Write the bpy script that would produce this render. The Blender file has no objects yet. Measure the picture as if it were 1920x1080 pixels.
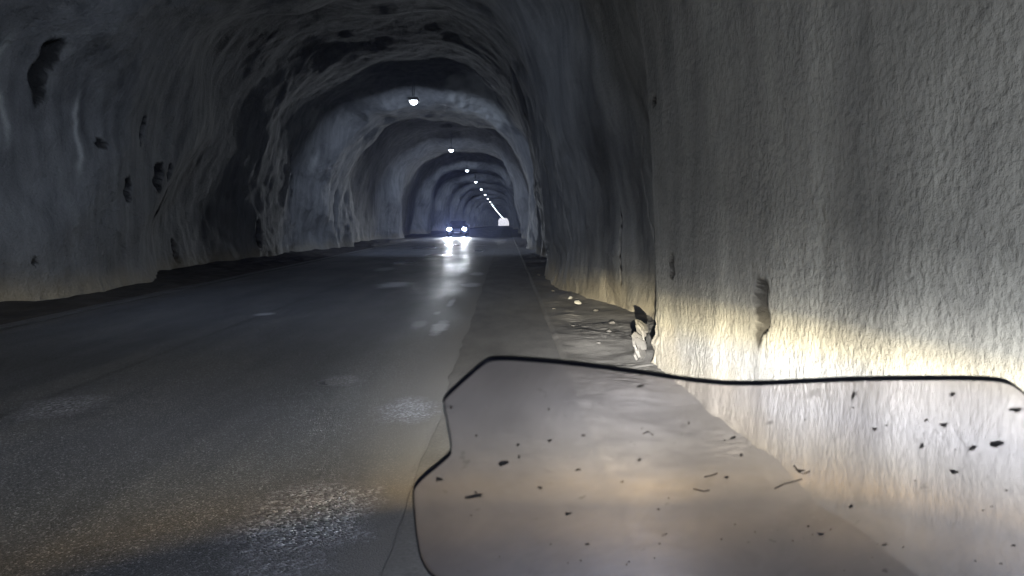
import bpy, bmesh, math, random
import numpy as np
from mathutils import Vector, Matrix, geometry
R = math.radians
random.seed(7)
sc = bpy.context.scene
col = sc.collection

# ------------------------------------------------------------------ camera, world, sun, exposure
CAM_H = 1.5
F = 1423.0                                     # focal length in pixels of a 1920 wide frame
cd = bpy.data.cameras.new('camera')
cam = bpy.data.objects.new('camera', cd); col.objects.link(cam)
cam.location = (0, 0, CAM_H)
cam.rotation_euler = (R(90 - 5.1), 0, R(-0.48))
cd.sensor_width = 36; cd.lens = 36 * F / 1920
cd.clip_start = 0.05; cd.clip_end = 9000
cd.dof.use_dof = True; cd.dof.focus_distance = 7.0; cd.dof.aperture_fstop = 10
sc.camera = cam

SUN_EL, SUN_ROT = 45, 180
world = bpy.data.worlds.new('World'); sc.world = world; world.use_nodes = True
wn = world.node_tree.nodes; wl = world.node_tree.links
sky = wn.new('ShaderNodeTexSky'); sky.sky_type = 'NISHITA'; sky.sun_disc = False
sky.sun_elevation = R(SUN_EL); sky.sun_rotation = R(SUN_ROT)
wl.new(sky.outputs[0], wn['Background'].inputs[0]); wn['Background'].inputs[1].default_value = 0.15
sl = bpy.data.lights.new('sun', 'SUN'); sl.energy = 5; sl.angle = R(0.5); sl.color = (1, .95, .88)
so = bpy.data.objects.new('sun', sl); col.objects.link(so)
so.rotation_euler = (R(90 - SUN_EL), 0, R(180 - SUN_ROT))
so.location = (0, 700, 60)

sc.view_settings.view_transform = 'Standard'; sc.view_settings.look = 'None'
sc.view_settings.exposure = 0.25; sc.view_settings.gamma = 1.0
sc.render.engine = 'CYCLES'
cy = sc.cycles
cy.use_denoising = True
try: cy.denoiser = 'OPENIMAGEDENOISE'
except Exception: pass
cy.max_bounces = 6; cy.diffuse_bounces = 4; cy.glossy_bounces = 3; cy.transparent_max_bounces = 16
cy.transmission_bounces = 4
cy.caustics_reflective = False; cy.caustics_refractive = False
cy.sample_clamp_indirect = 3.0; cy.sample_clamp_direct = 0
cy.use_light_tree = True
cy.use_adaptive_sampling = True; cy.adaptive_threshold = .03; cy.adaptive_min_samples = 24
cy.blur_glossy = 0.5

# ------------------------------------------------------------------ helpers
def tag(o, label=None, cat=None, group=None, kind=None):
    if label: o['label'] = label
    if cat: o['category'] = cat
    if group: o['group'] = group
    if kind: o['kind'] = kind
    return o

def link(name, me, mat=None, parent=None, smooth=False):
    o = bpy.data.objects.new(name, me); col.objects.link(o)
    if mat: me.materials.append(mat)
    if parent: o.parent = parent
    if smooth:
        me.polygons.foreach_set('use_smooth', np.ones(len(me.polygons), bool))
    return o

def obj(name, bm, mat=None, parent=None, smooth=False):
    me = bpy.data.meshes.new(name); bm.normal_update(); bm.to_mesh(me); bm.free()
    return link(name, me, mat, parent, smooth)

def empty(name, loc=(0, 0, 0), rz=0):
    o = bpy.data.objects.new(name, None); col.objects.link(o)
    o.location = loc; o.rotation_euler = (0, 0, rz); o.empty_display_size = .2
    return o

def grid_mesh(name, P, mat, parent=None, smooth=True, close=False):
    """P: (n, m, 3) array of points -> one quad grid mesh"""
    n, m = P.shape[:2]
    me = bpy.data.meshes.new(name)
    idx = np.arange(n * m).reshape(n, m)
    q = np.stack([idx[:-1, :-1], idx[:-1, 1:], idx[1:, 1:], idx[1:, :-1]], -1).reshape(-1, 4)
    me.vertices.add(n * m); me.vertices.foreach_set('co', P.reshape(-1).astype(np.float32))
    me.loops.add(q.size); me.loops.foreach_set('vertex_index', q.reshape(-1).astype(np.int32))
    me.polygons.add(len(q)); me.polygons.foreach_set('loop_start', np.arange(0, q.size, 4, dtype=np.int32))
    me.polygons.foreach_set('loop_total', np.full(len(q), 4, np.int32))
    me.update(calc_edges=True)
    return link(name, me, mat, parent, smooth)

# numpy gradient noise
_rng = np.random.RandomState(11)
_perm = np.concatenate([_rng.permutation(256)] * 3)
_grad = _rng.normal(size=(256, 3)); _grad /= np.linalg.norm(_grad, axis=1)[:, None]
def noise(x, y, z):
    x, y, z = np.broadcast_arrays(x, y, z)
    xi = np.floor(x).astype(int); yi = np.floor(y).astype(int); zi = np.floor(z).astype(int)
    fx, fy, fz = x - xi, y - yi, z - zi
    u, v, w = [f * f * f * (f * (f * 6 - 15) + 10) for f in (fx, fy, fz)]
    xi &= 255; yi &= 255; zi &= 255
    out = 0
    for dx in (0, 1):
        for dy in (0, 1):
            for dz in (0, 1):
                h = _perm[_perm[_perm[xi + dx] + yi + dy] + zi + dz]
                g = _grad[h]
                d = g[..., 0] * (fx - dx) + g[..., 1] * (fy - dy) + g[..., 2] * (fz - dz)
                out = out + d * (u if dx else 1 - u) * (v if dy else 1 - v) * (w if dz else 1 - w)
    return out * 1.6
def fbm(x, y, z, oct=3, gain=.5):
    s, a, f = 0, 1, 1
    for k in range(oct):
        s = s + a * noise(x * f + 17 * k, y * f, z * f); a *= gain; f *= 2.03
    return s
def sstep(a, b, x):
    t = np.clip((x - a) / (b - a), 0, 1); return t * t * (3 - 2 * t)

# gentle bend and fall of the whole tunnel beyond a crest
def cx(y):
    t = np.clip(np.asarray(y, float) - 90, 0, None); return 2.1 * (t / 600) ** 2
def cz(y):
    t = np.clip(np.asarray(y, float) - 85, 0, None); return np.where(t < 60, -t * t / 20000., -.18 - .006 * (t - 60))
END = 690.0

# ------------------------------------------------------------------ materials
def nodes(name):
    m = bpy.data.materials.new(name); m.use_nodes = True
    nt = m.node_tree; return m, nt.nodes, nt.links, nt.nodes['Principled BSDF']
def N(n, typ, **kw):
    k = n.new(typ)
    for a, b in kw.items(): setattr(k, a, b)
    return k
def math_(n, l, op, a, b=None, clamp=False):
    k = n.new('ShaderNodeMath'); k.operation = op; k.use_clamp = clamp
    for i, s in enumerate((a, b)):
        if s is None: continue
        if isinstance(s, (int, float)): k.inputs[i].default_value = s
        else: l.new(s, k.inputs[i])
    return k.outputs[0]
def ramp(n, l, src, stops):
    r = n.new('ShaderNodeValToRGB'); e = r.color_ramp.elements
    while len(e) < len(stops): e.new(.5)
    for k, (p, c) in zip(e, stops):
        k.position = p; k.color = c if len(c) == 4 else (*c, 1)
    l.new(src, r.inputs[0]); return r.outputs[0]
def tex(n, l, vec, scale, detail=4, rough=.55, typ='ShaderNodeTexNoise', dist=0):
    t = n.new(typ); t.inputs['Scale'].default_value = scale
    if typ == 'ShaderNodeTexNoise':
        t.inputs['Detail'].default_value = detail; t.inputs['Roughness'].default_value = rough; t.inputs['Distortion'].default_value = dist
    if vec is not None: l.new(vec, t.inputs['Vector'])
    return t
def mix(n, l, fac, a, b, typ='RGBA', blend='MIX'):
    k = n.new('ShaderNodeMix'); k.data_type = typ; k.blend_type = blend
    ia, ib, o = (6, 7, 2)
    for i, s in ((0, fac), (ia, a), (ib, b)):
        if isinstance(s, (int, float)): k.inputs[i].default_value = s
        elif isinstance(s, tuple): k.inputs[i].default_value = (*s, 1)
        else: l.new(s, k.inputs[i])
    return k.outputs[o]
def mapping(n, l, src, scale):
    k = n.new('ShaderNodeMapping'); k.inputs['Scale'].default_value = scale; l.new(src, k.inputs[0]); return k.outputs[0]

def mat_plain(name, c, rough=.5, metal=0, spec=.5, noise_amt=.25, sc_=30):
    m, n, l, p = nodes(name)
    g = N(n, 'ShaderNodeTexCoord').outputs['Object']
    t = tex(n, l, g, sc_, 5)
    l.new(ramp(n, l, t.outputs['Fac'], [(.3, tuple(v * (1 - noise_amt) for v in c)), (.7, tuple(min(1, v * (1 + noise_amt)) for v in c))]), p.inputs['Base Color'])
    p.inputs['Roughness'].default_value = rough; p.inputs['Metallic'].default_value = metal
    p.inputs['Specular IOR Level'].default_value = spec
    return m

def mat_emit(name, c, s):
    m, n, l, p = nodes(name)
    p.inputs['Base Color'].default_value = (.8, .8, .8, 1)
    p.inputs['Emission Color'].default_value = (*c, 1); p.inputs['Emission Strength'].default_value = s
    return m

# sprayed concrete of the tunnel
def make_shotcrete():
    m, n, l, p = nodes('shotcrete')
    g = N(n, 'ShaderNodeNewGeometry').outputs['Position']
    att = N(n, 'ShaderNodeAttribute', attribute_name='tone').outputs['Fac']      # pale mineral runs, painted lamplight (>.5) and dark seepage, painted pocket shade (<.5)
    foot = N(n, 'ShaderNodeAttribute', attribute_name='foot').outputs['Fac']     # dried mud splashed on the foot of the wall
    big = tex(n, l, g, .35, 4).outputs['Fac']
    streak = tex(n, l, mapping(n, l, g, (1.5, 1.5, .22)), 1.6, 5, .6).outputs['Fac']
    fine = tex(n, l, g, 22, 4, .65).outputs['Fac']
    c = ramp(n, l, big, [(.3, (.185, .185, .18)), (.7, (.30, .30, .285))])
    c = mix(n, l, .55, c, ramp(n, l, streak, [(.3, (.12, .12, .125)), (.55, (.29, .29, .28)), (.75, (.42, .42, .40))]))
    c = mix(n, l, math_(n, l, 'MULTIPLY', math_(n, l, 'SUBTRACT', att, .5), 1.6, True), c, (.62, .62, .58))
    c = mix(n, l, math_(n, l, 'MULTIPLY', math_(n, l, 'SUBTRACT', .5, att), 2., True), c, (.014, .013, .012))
    c = mix(n, l, math_(n, l, 'MULTIPLY', foot, .6), c, (.34, .30, .22))
    c = mix(n, l, .5, c, ramp(n, l, fine, [(.3, (.75, .75, .75)), (.7, (1.15, 1.15, 1.15))]), blend='MULTIPLY')
    sp = tex(n, l, g, 9, 3, .6).outputs['Fac']
    c = mix(n, l, ramp(n, l, sp, [(.70, (0, 0, 0)), (.76, (.6, .6, .6))]), c, (.07, .07, .07))
    l.new(c, p.inputs['Base Color'])
    p.inputs['Roughness'].default_value = .82; p.inputs['Specular IOR Level'].default_value = .25
    # roughcast relief: pebbly lumps, patchy
    vor = tex(n, l, g, 24, typ='ShaderNodeTexVoronoi'); vor.feature = 'SMOOTH_F1'; vor.inputs['Smoothness'].default_value = .6
    v = math_(n, l, 'ADD', math_(n, l, 'MULTIPLY', vor.outputs['Distance'], -.8), math_(n, l, 'MULTIPLY', tex(n, l, g, 30, 3, .55).outputs['Fac'], .8))
    v2 = tex(n, l, g, 60, 3, .6).outputs['Fac']
    patch = ramp(n, l, tex(n, l, g, .55, 2).outputs['Fac'], [(.35, (.35, .35, .35)), (.6, (1, 1, 1))])
    h = math_(n, l, 'MULTIPLY', math_(n, l, 'ADD', v, math_(n, l, 'MULTIPLY', v2, .35)), patch)
    h = math_(n, l, 'ADD', h, math_(n, l, 'MULTIPLY', tex(n, l, g, 5, 4, .6).outputs['Fac'], .6))
    b = n.new('ShaderNodeBump'); b.inputs['Strength'].default_value = 1; b.inputs['Distance'].default_value = .010
    l.new(h, b.inputs['Height'])
    b2 = n.new('ShaderNodeBump'); b2.inputs['Strength'].default_value = 1; b2.inputs['Distance'].default_value = .13
    xs_ = n.new('ShaderNodeSeparateXYZ'); l.new(g, xs_.inputs[0])
    side_ = ramp(n, l, math_(n, l, 'MULTIPLY', math_(n, l, 'ADD', xs_.outputs[0], 1.0), .5, True), [(0, (1, 1, 1)), (1, (.3, .3, .3))])
    l.new(math_(n, l, 'MULTIPLY', tex(n, l, g, 1.9, 8, .68).outputs['Fac'], side_), b2.inputs['Height']); l.new(b2.outputs[0], b.inputs['Normal'])
    l.new(b.outputs[0], p.inputs['Normal'])
    return m

# damp or polished spots of the asphalt: x, y, half width, half length, strength
WET = [(-2.9, 33, .6, 1.6, .8), (-4.4, 42, .9, 2.2, .9), (-3.2, 46, .5, 2, .8), (-1.3, 38, .3, 1.5, .8), (-1.65, 7.0, .14, .12, .8), (-3.6, 27, .5, 1.3, .8)]
# pale lime left by dripping water, and worn paint
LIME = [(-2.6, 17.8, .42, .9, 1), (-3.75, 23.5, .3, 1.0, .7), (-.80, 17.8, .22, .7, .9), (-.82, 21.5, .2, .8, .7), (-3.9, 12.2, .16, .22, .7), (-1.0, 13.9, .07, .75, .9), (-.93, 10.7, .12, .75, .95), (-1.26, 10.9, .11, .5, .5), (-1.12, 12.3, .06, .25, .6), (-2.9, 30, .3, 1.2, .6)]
# coarse open-textured spots, their reflected sparkle painted as pale grains
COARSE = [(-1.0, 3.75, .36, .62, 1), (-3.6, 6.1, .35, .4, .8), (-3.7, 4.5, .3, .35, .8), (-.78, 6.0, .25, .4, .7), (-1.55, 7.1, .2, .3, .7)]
def make_asphalt():
    m, n, l, p = nodes('asphalt')
    g = N(n, 'ShaderNodeNewGeometry').outputs['Position']
    x = n.new('ShaderNodeSeparateXYZ'); l.new(g, x.inputs[0])
    agg = tex(n, l, g, 130, typ='ShaderNodeTexVoronoi')
    fine = tex(n, l, g, 60, 5, .7).outputs['Fac']
    big = math_(n, l, 'ADD', math_(n, l, 'MULTIPLY', tex(n, l, mapping(n, l, g, (1, .05, 1)), 1.5, 4, .6).outputs['Fac'], .6), math_(n, l, 'MULTIPLY', tex(n, l, mapping(n, l, g, (1, .35, 1)), 1.2, 5, .65).outputs['Fac'], .4))
    c = ramp(n, l, big, [(.3, (.058, .062, .072)), (.5, (.092, .097, .108)), (.72, (.145, .147, .148))])
    c = mix(n, l, .6, c, ramp(n, l, agg.outputs['Color'], [(.2, (.2, .2, .2)), (.75, (1.1, 1.1, 1.1)), (.9, (4.2, 4.2, 4.1))]), blend='MULTIPLY')
    # dust gathering towards both edges of the carriageway
    dl = math_(n, l, 'ADD', math_(n, l, 'SMOOTH_MIN', x.outputs[0], 99), 0)
    wob = math_(n, l, 'MULTIPLY', math_(n, l, 'SUBTRACT', tex(n, l, mapping(n, l, g, (1, .3, 1)), 1.3, 4).outputs['Fac'], .5), 1.2)
    dr = math_(n, l, 'ADD', x.outputs[0], wob)
    dust = ramp(n, l, math_(n, l, 'MULTIPLY', math_(n, l, 'ADD', dr, 1.35), 1.25, True), [(0, (0, 0, 0)), (1, (.95, .95, .95))])
    c = mix(n, l, dust, c, (.138, .136, .132))
    dust2 = ramp(n, l, math_(n, l, 'MULTIPLY', math_(n, l, 'SUBTRACT', -6.2, dr), .8, True), [(0, (0, 0, 0)), (1, (.5, .5, .5))])
    c = mix(n, l, dust2, c, (.06, .05, .04))
    # dark construction joint down the middle
    jx = math_(n, l, 'ABSOLUTE', math_(n, l, 'ADD', math_(n, l, 'ADD', x.outputs[0], 3.9), math_(n, l, 'MULTIPLY', wob, .05)))
    c = mix(n, l, ramp(n, l, math_(n, l, 'MULTIPLY', jx, 20, True), [(.4, (.35, .35, .35)), (1, (0, 0, 0))]), c, (.015, .015, .015))
    edge = math_(n, l, 'MULTIPLY', math_(n, l, 'SUBTRACT', tex(n, l, g, 2.6, 6, .7).outputs['Fac'], .5), 1.5)
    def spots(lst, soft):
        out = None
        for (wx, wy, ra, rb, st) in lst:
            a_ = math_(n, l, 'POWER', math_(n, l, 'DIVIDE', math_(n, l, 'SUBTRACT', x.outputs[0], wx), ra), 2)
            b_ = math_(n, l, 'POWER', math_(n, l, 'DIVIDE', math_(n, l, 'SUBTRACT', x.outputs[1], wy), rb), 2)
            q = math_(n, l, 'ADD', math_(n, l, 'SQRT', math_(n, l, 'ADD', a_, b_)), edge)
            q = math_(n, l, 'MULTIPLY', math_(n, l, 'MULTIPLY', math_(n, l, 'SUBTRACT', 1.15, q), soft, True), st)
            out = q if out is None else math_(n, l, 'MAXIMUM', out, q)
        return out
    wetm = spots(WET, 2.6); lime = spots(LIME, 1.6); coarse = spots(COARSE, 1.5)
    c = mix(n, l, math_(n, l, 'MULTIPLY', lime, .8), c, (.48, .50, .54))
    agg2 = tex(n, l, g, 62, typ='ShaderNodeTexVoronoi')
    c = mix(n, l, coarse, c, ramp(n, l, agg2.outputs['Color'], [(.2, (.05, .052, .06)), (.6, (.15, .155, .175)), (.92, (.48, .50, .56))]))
    c = mix(n, l, math_(n, l, 'MULTIPLY', wetm, .4), c, (.03, .03, .032))
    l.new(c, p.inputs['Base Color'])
    wet = tex(n, l, mapping(n, l, g, (1, .35, 1)), .8, 4).outputs['Fac']
    r = ramp(n, l, wet, [(.35, (.36, .36, .36)), (.65, (.56, .56, .56))])
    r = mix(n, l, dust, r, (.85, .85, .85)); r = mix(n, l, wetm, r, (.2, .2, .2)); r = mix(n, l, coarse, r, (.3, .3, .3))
    l.new(r, p.inputs['Roughness'])
    h = math_(n, l, 'ADD', math_(n, l, 'MULTIPLY', agg.outputs['Distance'], -1), math_(n, l, 'MULTIPLY', fine, .8))
    h = math_(n, l, 'ADD', h, math_(n, l, 'MULTIPLY', math_(n, l, 'MULTIPLY', agg2.outputs['Distance'], coarse), -2.6))
    b = n.new('ShaderNodeBump'); b.inputs['Strength'].default_value = .9; b.inputs['Distance'].default_value = .008
    l.new(h, b.inputs['Height']); l.new(b.outputs[0], p.inputs['Normal'])
    return m

def make_wet():
    m, n, l, p = nodes('wet_asphalt')
    g = N(n, 'ShaderNodeNewGeometry').outputs['Position']
    agg = tex(n, l, g, 75, typ='ShaderNodeTexVoronoi')
    fine = tex(n, l, g, 90, 4, .7).outputs['Fac']
    l.new(ramp(n, l, agg.outputs['Color'], [(.2, (.02, .02, .022)), (.9, (.07, .07, .072))]), p.inputs['Base Color'])
    p.inputs['Roughness'].default_value = .22; p.inputs['Specular IOR Level'].default_value = .6
    h = math_(n, l, 'ADD', math_(n, l, 'MULTIPLY', agg.outputs['Distance'], -1.2), math_(n, l, 'MULTIPLY', fine, .4))
    b = n.new('ShaderNodeBump'); b.inputs['Strength'].default_value = 1; b.inputs['Distance'].default_value = .007
    l.new(h, b.inputs['Height']); l.new(b.outputs[0], p.inputs['Normal'])
    return m

def make_dust(name, c0, c1, bump=.01, sc_=14):
    m, n, l, p = nodes(name)
    g = N(n, 'ShaderNodeNewGeometry').outputs['Position']
    a = tex(n, l, mapping(n, l, g, (1, .45, 1)), 2.2, 5, .6).outputs['Fac']
    f = tex(n, l, g, 45, 5, .7).outputs['Fac']
    c = ramp(n, l, a, [(.3, c0), (.7, c1)])
    c = mix(n, l, .7, c, ramp(n, l, f, [(.3, (.7, .7, .7)), (.7, (1.2, 1.2, 1.2))]), blend='MULTIPLY')
    l.new(c, p.inputs['Base Color']); p.inputs['Roughness'].default_value = .92; p.inputs['Specular IOR Level'].default_value = .2
    h = math_(n, l, 'ADD', tex(n, l, g, sc_, 5, .6).outputs['Fac'], math_(n, l, 'MULTIPLY', f, .5))
    b = n.new('ShaderNodeBump'); b.inputs['Strength'].default_value = .7; b.inputs['Distance'].default_value = bump
    l.new(h, b.inputs['Height']); l.new(b.outputs[0], p.inputs['Normal'])
    return m

M_ROCK = make_shotcrete(); M_ROAD = make_asphalt(); M_WET = make_wet()
M_SHOULDER = make_dust('dusty_shoulder', (.11, .109, .107), (.165, .163, .158), .008)
M_VERGE_R = make_dust('grey_silt', (.12, .117, .11), (.20, .195, .185), .012, 9)
M_VERGE_L = make_dust('dark_dirt', (.03, .027, .024), (.065, .058, .05), .02, 8)
M_GROUND = make_dust('pale_gravel', (.5, .5, .5), (.66, .66, .66), .03, 3)
M_PAINT = make_dust('worn_white_paint', (.30, .30, .31), (.55, .55, .55), .004, 40)
M_FAINT = make_dust('faded_edge_paint', (.05, .05, .048), (.14, .14, .135), .004, 40)
M_STONE = make_dust('broken_stone', (.06, .058, .053), (.15, .145, .135), .008, 30)
M_WHITE_STONE = make_dust('pale_stone', (.36, .36, .34), (.5, .5, .48), .008, 30)
M_LAMP = mat_emit('lamp_lens', (.80, .89, 1.0), 18)
M_METAL = mat_plain('galvanised_metal', (.28, .29, .30), .5, .7)
M_BLACK = mat_plain('black_plastic', (.02, .02, .022), .45)
M_RUBBER = mat_plain('rubber', (.018, .018, .018), .8)
M_CARPAINT = mat_plain('dark_blue_paint', (.02, .025, .04), .25, .2)
M_GLASS = mat_plain('dark_glass', (.01, .012, .014), .05, 0, .8)
M_HEADLAMP = mat_emit('car_headlamp', (.82, .88, 1.0), 260)
M_HEADLENS = mat_emit('motorcycle_headlamp', (1, .96, .88), 8)
M_PLATE = mat_plain('white_plate', (.75, .75, .75), .4)
M_BIKE = mat_plain('motorcycle_grey_paint', (.12, .12, .13), .3, .3)
M_SEAT = mat_plain('black_vinyl', (.02, .02, .02), .6)

# ------------------------------------------------------------------ tunnel
def stations(step0, a, b, near_lo, near_hi, g):
    ys = [near_lo]
    while ys[-1] < b:
        y = ys[-1]
        ys.append(y + (step0 if y < near_hi else max(step0, g * (y - near_hi) + step0)))
    ys[-1] = b
    back = []
    y = near_lo
    while y > a:
        y -= max(.15, .06 * (near_lo - y)); back.append(y)
    back[-1] = a
    return np.array(back[::-1] + ys)

XL, XR, CROWN = -9.3, 1.42, 7.55
XC, HW = (XL + XR) / 2, (XR - XL) / 2
EX, EZ = 3.0, 2.5
def profile():
    # dense base curve by arc length, z from -0.3 (under ground) round the crown
    t = np.linspace(0, math.pi, 4001)
    c, s = np.cos(t), np.sin(t)
    x = XC + HW * np.sign(c) * np.abs(c) ** (2 / EX); z = CROWN * np.abs(s) ** (2 / EZ)
    x = np.concatenate([[XR], x, [XL]]); z = np.concatenate([[-.35], z, [-.35]])
    d = np.concatenate([[0], np.cumsum(np.hypot(np.diff(x), np.diff(z)))])
    ts = [0.]
    while ts[-1] < d[-1]:
        s_ = ts[-1]
        step = .024 if s_ < 3.6 else (.09 if s_ < d[-1] - 6 else .055)
        ts.append(s_ + step)
    ts = np.array(ts[:-1] + [d[-1]])
    X = np.interp(ts, d, x); Z = np.interp(ts, d, z)
    e = .05
    nx = -(np.interp(ts + e, d, z) - np.interp(ts - e, d, z)); nz = (np.interp(ts + e, d, x) - np.interp(ts - e, d, x))
    k = np.hypot(nx, nz); nx, nz = -nx / k, -nz / k          # outward
    return X, Z, nx, nz
PX, PZ, PNX, PNZ = profile()
LAMP0, LAMPD = 33.2, 22.7

def right_offset(y):   # outward (+) offset of the right wall along the tunnel, read off the photograph
    ky = [-120, -5, 0, 2, 4, 6, 7.55, 7.70, 8.4, 10, 12, 14, 17, 20.5, 22, 25, 29, 33, 35, 42, 50, 60, 75, 90, 900]
    kv = [.2, .2, .2, .22, .24, .12, .03, .50, .78, .62, .36, .16, -.05, -.28, -.05, .10, .0, -.22, .15, .35, .1, .5, .7, .8, .6]
    return np.interp(y, ky, kv)

# (side, y, z, half width, half height, depth): deep pockets where the sprayed coat is missing
POCKETS = [('R', 4.78, .93, .105, .19, .075), ('R', 6.9, 1.08, .07, .10, .04), ('R', 7.3, 2.62, .09, .035, .05), ('R', 12.4, 1.0, .03, .5, .06), ('R', 9.6, 2.9, .05, .35, .08),
           ('L', 20.7, 2.0, .14, .34, .28), ('L', 19.4, 2.6, .22, .30, .22), ('L', 20.1, 2.8, .13, .18, .2), ('L', 17.5, 2.25, .14, .25, .2),
           ('L', 23.0, .55, .13, .30, .22), ('L', 29.7, 1.0, .12, .45, .25), ('L', 21.8, 2.3, .06, .35, .15), ('L', 14.9, 4.35, .13, .50, .16),
           ('L', 18.3, 3.7, .09, .28, .14), ('L', 33.5, 3.6, .25, .5, .35), ('L', 34.5, 2.4, .12, .8, .3), ('L', 16.4, 3.2, .12, .08, .1), ('L', 40, 2.0, .15, 1.0, .3), ('L', 14.1, .75, .05, .06, .08)]

def tunnel_points(ys):
    Y = ys[:, None]; X, Z, NX, NZ = PX[None], PZ[None], PNX[None], PNZ[None]
    right = sstep(-2.2, .6, X) * np.ones_like(Y)
    left = sstep(-5.5, -8.2, X) * np.ones_like(Y)
    # rounds of blasting: slow narrowing, then a step back out
    ph = (Y - LAMP0) / LAMPD + .07 * noise(Y * .07, 0 * Y + 3.1, 0 * Y) + .09 * noise(X * .4, Y * .05, Z * .4)
    k = np.floor(ph); f = ph - k
    amp = .95 + .5 * noise(k * 1.37 + .5, X * .16, Z * .16 + 9)
    saw = .5 - sstep(.07, .25, f) + sstep(.38, .58, f)
    ph2 = Y / 7.3 + .3 * noise(Y * .11, 0 * Y, X * .2 + 5) + .3; f2 = ph2 - np.floor(ph2)
    saw2 = np.where(f2 < .4, .5 - f2 / .4, -.5 + (f2 - .4) / .6)
    far = sstep(3, 13, Y)
    nr = right * (1 - sstep(24, 60, Y)); nr2 = right * (1 - sstep(8, 13, Y))
    d = saw * amp * 1.2 * (.12 + .88 * far) * (1 - .8 * nr) + saw2 * .22 * (.3 + .7 * far) * (1 - .85 * nr)
    d = d + right * right_offset(Y) * (1 - .35 * sstep(2.5, 5, Z))
    d = d + .42 * fbm(X * .20 + 3, Y * .14, Z * .20, 2) * (1 - .85 * nr2)
    d = d + .07 * fbm(X * .6, Y * .5, Z * .55 + 4, 3) * (1 - .75 * nr2)
    # knobbly broken rock under the coat
    kn = np.abs(noise(X * .75 + 31, Y * .7, Z * .75)) + .5 * np.abs(noise(X * 1.7 + 5, Y * 1.6, Z * 1.7))
    d = d + .10 * (kn - .35) * (1 - .6 * nr2) * (.25 + .75 * sstep(22, 34, Y))
    # lumps of the recessed stretch on the right
    d = d + .07 * noise(X * 1.2, Y * .9, Z * .8 + 3) * right * sstep(8, 9.5, Y) * (1 - sstep(24, 30, Y))
    # folded, draped look of sprayed concrete
    rid = 1 - np.abs(fbm(X * .4 + 8, Y * .55, Z * .2, 2)) * 1.6
    d = d - .035 * np.clip(rid, 0, 1) ** 4 * (1 - nr2) * (.1 + .9 * sstep(16, 34, Y))
    d = d + .022 * fbm(X * 2.2, Y * 2.0, Z * 1.9, 2) * (1 - .6 * nr2)
    near = 1 - sstep(22, 32, Y)
    d = d + .003 * near * noise(X * 11, Y * 11, Z * 11) * (Z < 5)
    # near corner: raw broken foot
    d = d + .05 * np.exp(-((Y - 7.6) / .35) ** 2) * right * (1 - sstep(.1, .9, Z)) * noise(X * 5, Y * 9, Z * 9)
    # foot flares inwards, ragged
    foot = np.exp(-np.clip(Z, 0, None) / .22) * (.10 + .10 * noise(Y * .9, X * .1, Z * 0) + .05 * noise(Y * 3.3, X * .1 + 5, Z * 0))
    d = d - foot * (1 - .5 * right)
    d = d - .25 * np.exp(-((Z - 2.6) / .5) ** 2) * np.exp(-((Y - 9.3) / .5) ** 2) * right
    d = np.where(Z > 5.5, np.maximum(d, -.62 + .25 * noise(X * .8, Y * .8, Z * 0)), d)
    tone = .5 + np.zeros_like(d)
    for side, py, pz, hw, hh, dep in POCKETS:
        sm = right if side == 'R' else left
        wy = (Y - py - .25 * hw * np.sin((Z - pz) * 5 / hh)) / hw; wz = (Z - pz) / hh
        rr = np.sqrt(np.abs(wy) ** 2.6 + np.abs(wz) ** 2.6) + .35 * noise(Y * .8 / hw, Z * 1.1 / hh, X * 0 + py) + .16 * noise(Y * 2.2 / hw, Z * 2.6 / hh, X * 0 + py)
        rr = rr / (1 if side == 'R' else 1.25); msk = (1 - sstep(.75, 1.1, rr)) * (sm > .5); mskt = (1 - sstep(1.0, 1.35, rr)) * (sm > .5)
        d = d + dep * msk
        tone = tone - (.5 if side == 'R' else .44) * mskt  # pocket shade painted as dark tone, spread past the hollow
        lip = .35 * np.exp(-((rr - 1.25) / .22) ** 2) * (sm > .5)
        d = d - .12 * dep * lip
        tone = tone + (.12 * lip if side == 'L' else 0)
    # pale mineral runs below the big pocket on the left and along folds
    for py, a, z1, z0, w in ((14.15, .5, 4.9, 2.6, .07), (15.75, .55, 4.3, 2.2, .06), (13.9, .3, 3.6, 2.2, .1), (31.5, .3, 4.6, 2.5, .12), (36, .3, 5.0, 3.5, .15)):
        wv = (Y - py + .22 * noise(Z * 1.1, 0 * Y + py, 0 * Z) + .05 * noise(Z * 5, 0 * Y + py, 0 * Z)) / w
        tone = tone + a * np.exp(-wv ** 2) * sstep(z0, z0 + .7, Z) * (1 - sstep(z1 - .5, z1, Z)) * (left > .5)
    tone = tone + .25 * np.clip(fbm(X * .8 + 2, Y * .6, Z * .25, 3) - .55, 0, 1) * left
    tone = tone - .35 * np.clip(fbm(X * .4 + 20, Y * .35, Z * .3, 3) - .35, 0, 1)
    tone = tone + right * (.05 * (1 - sstep(7.5, 7.65, Y)) - .07 * sstep(7.5, 7.65, Y) * (1 - sstep(24, 32, Y)))
    # jagged rock on the vault past the first lamp in view, its lamplight painted pale
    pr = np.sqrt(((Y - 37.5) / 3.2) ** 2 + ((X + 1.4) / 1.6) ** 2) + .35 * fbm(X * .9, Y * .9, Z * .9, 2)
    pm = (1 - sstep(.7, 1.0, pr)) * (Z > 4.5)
    tone = tone + pm * (.5 + .3 * noise(X * 2.2, Y * 2.2, Z * 2.2)); d = d + pm * .16 * np.abs(fbm(X * 1.5, Y * 1.5, Z * 1.5 + 8, 2))
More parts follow.
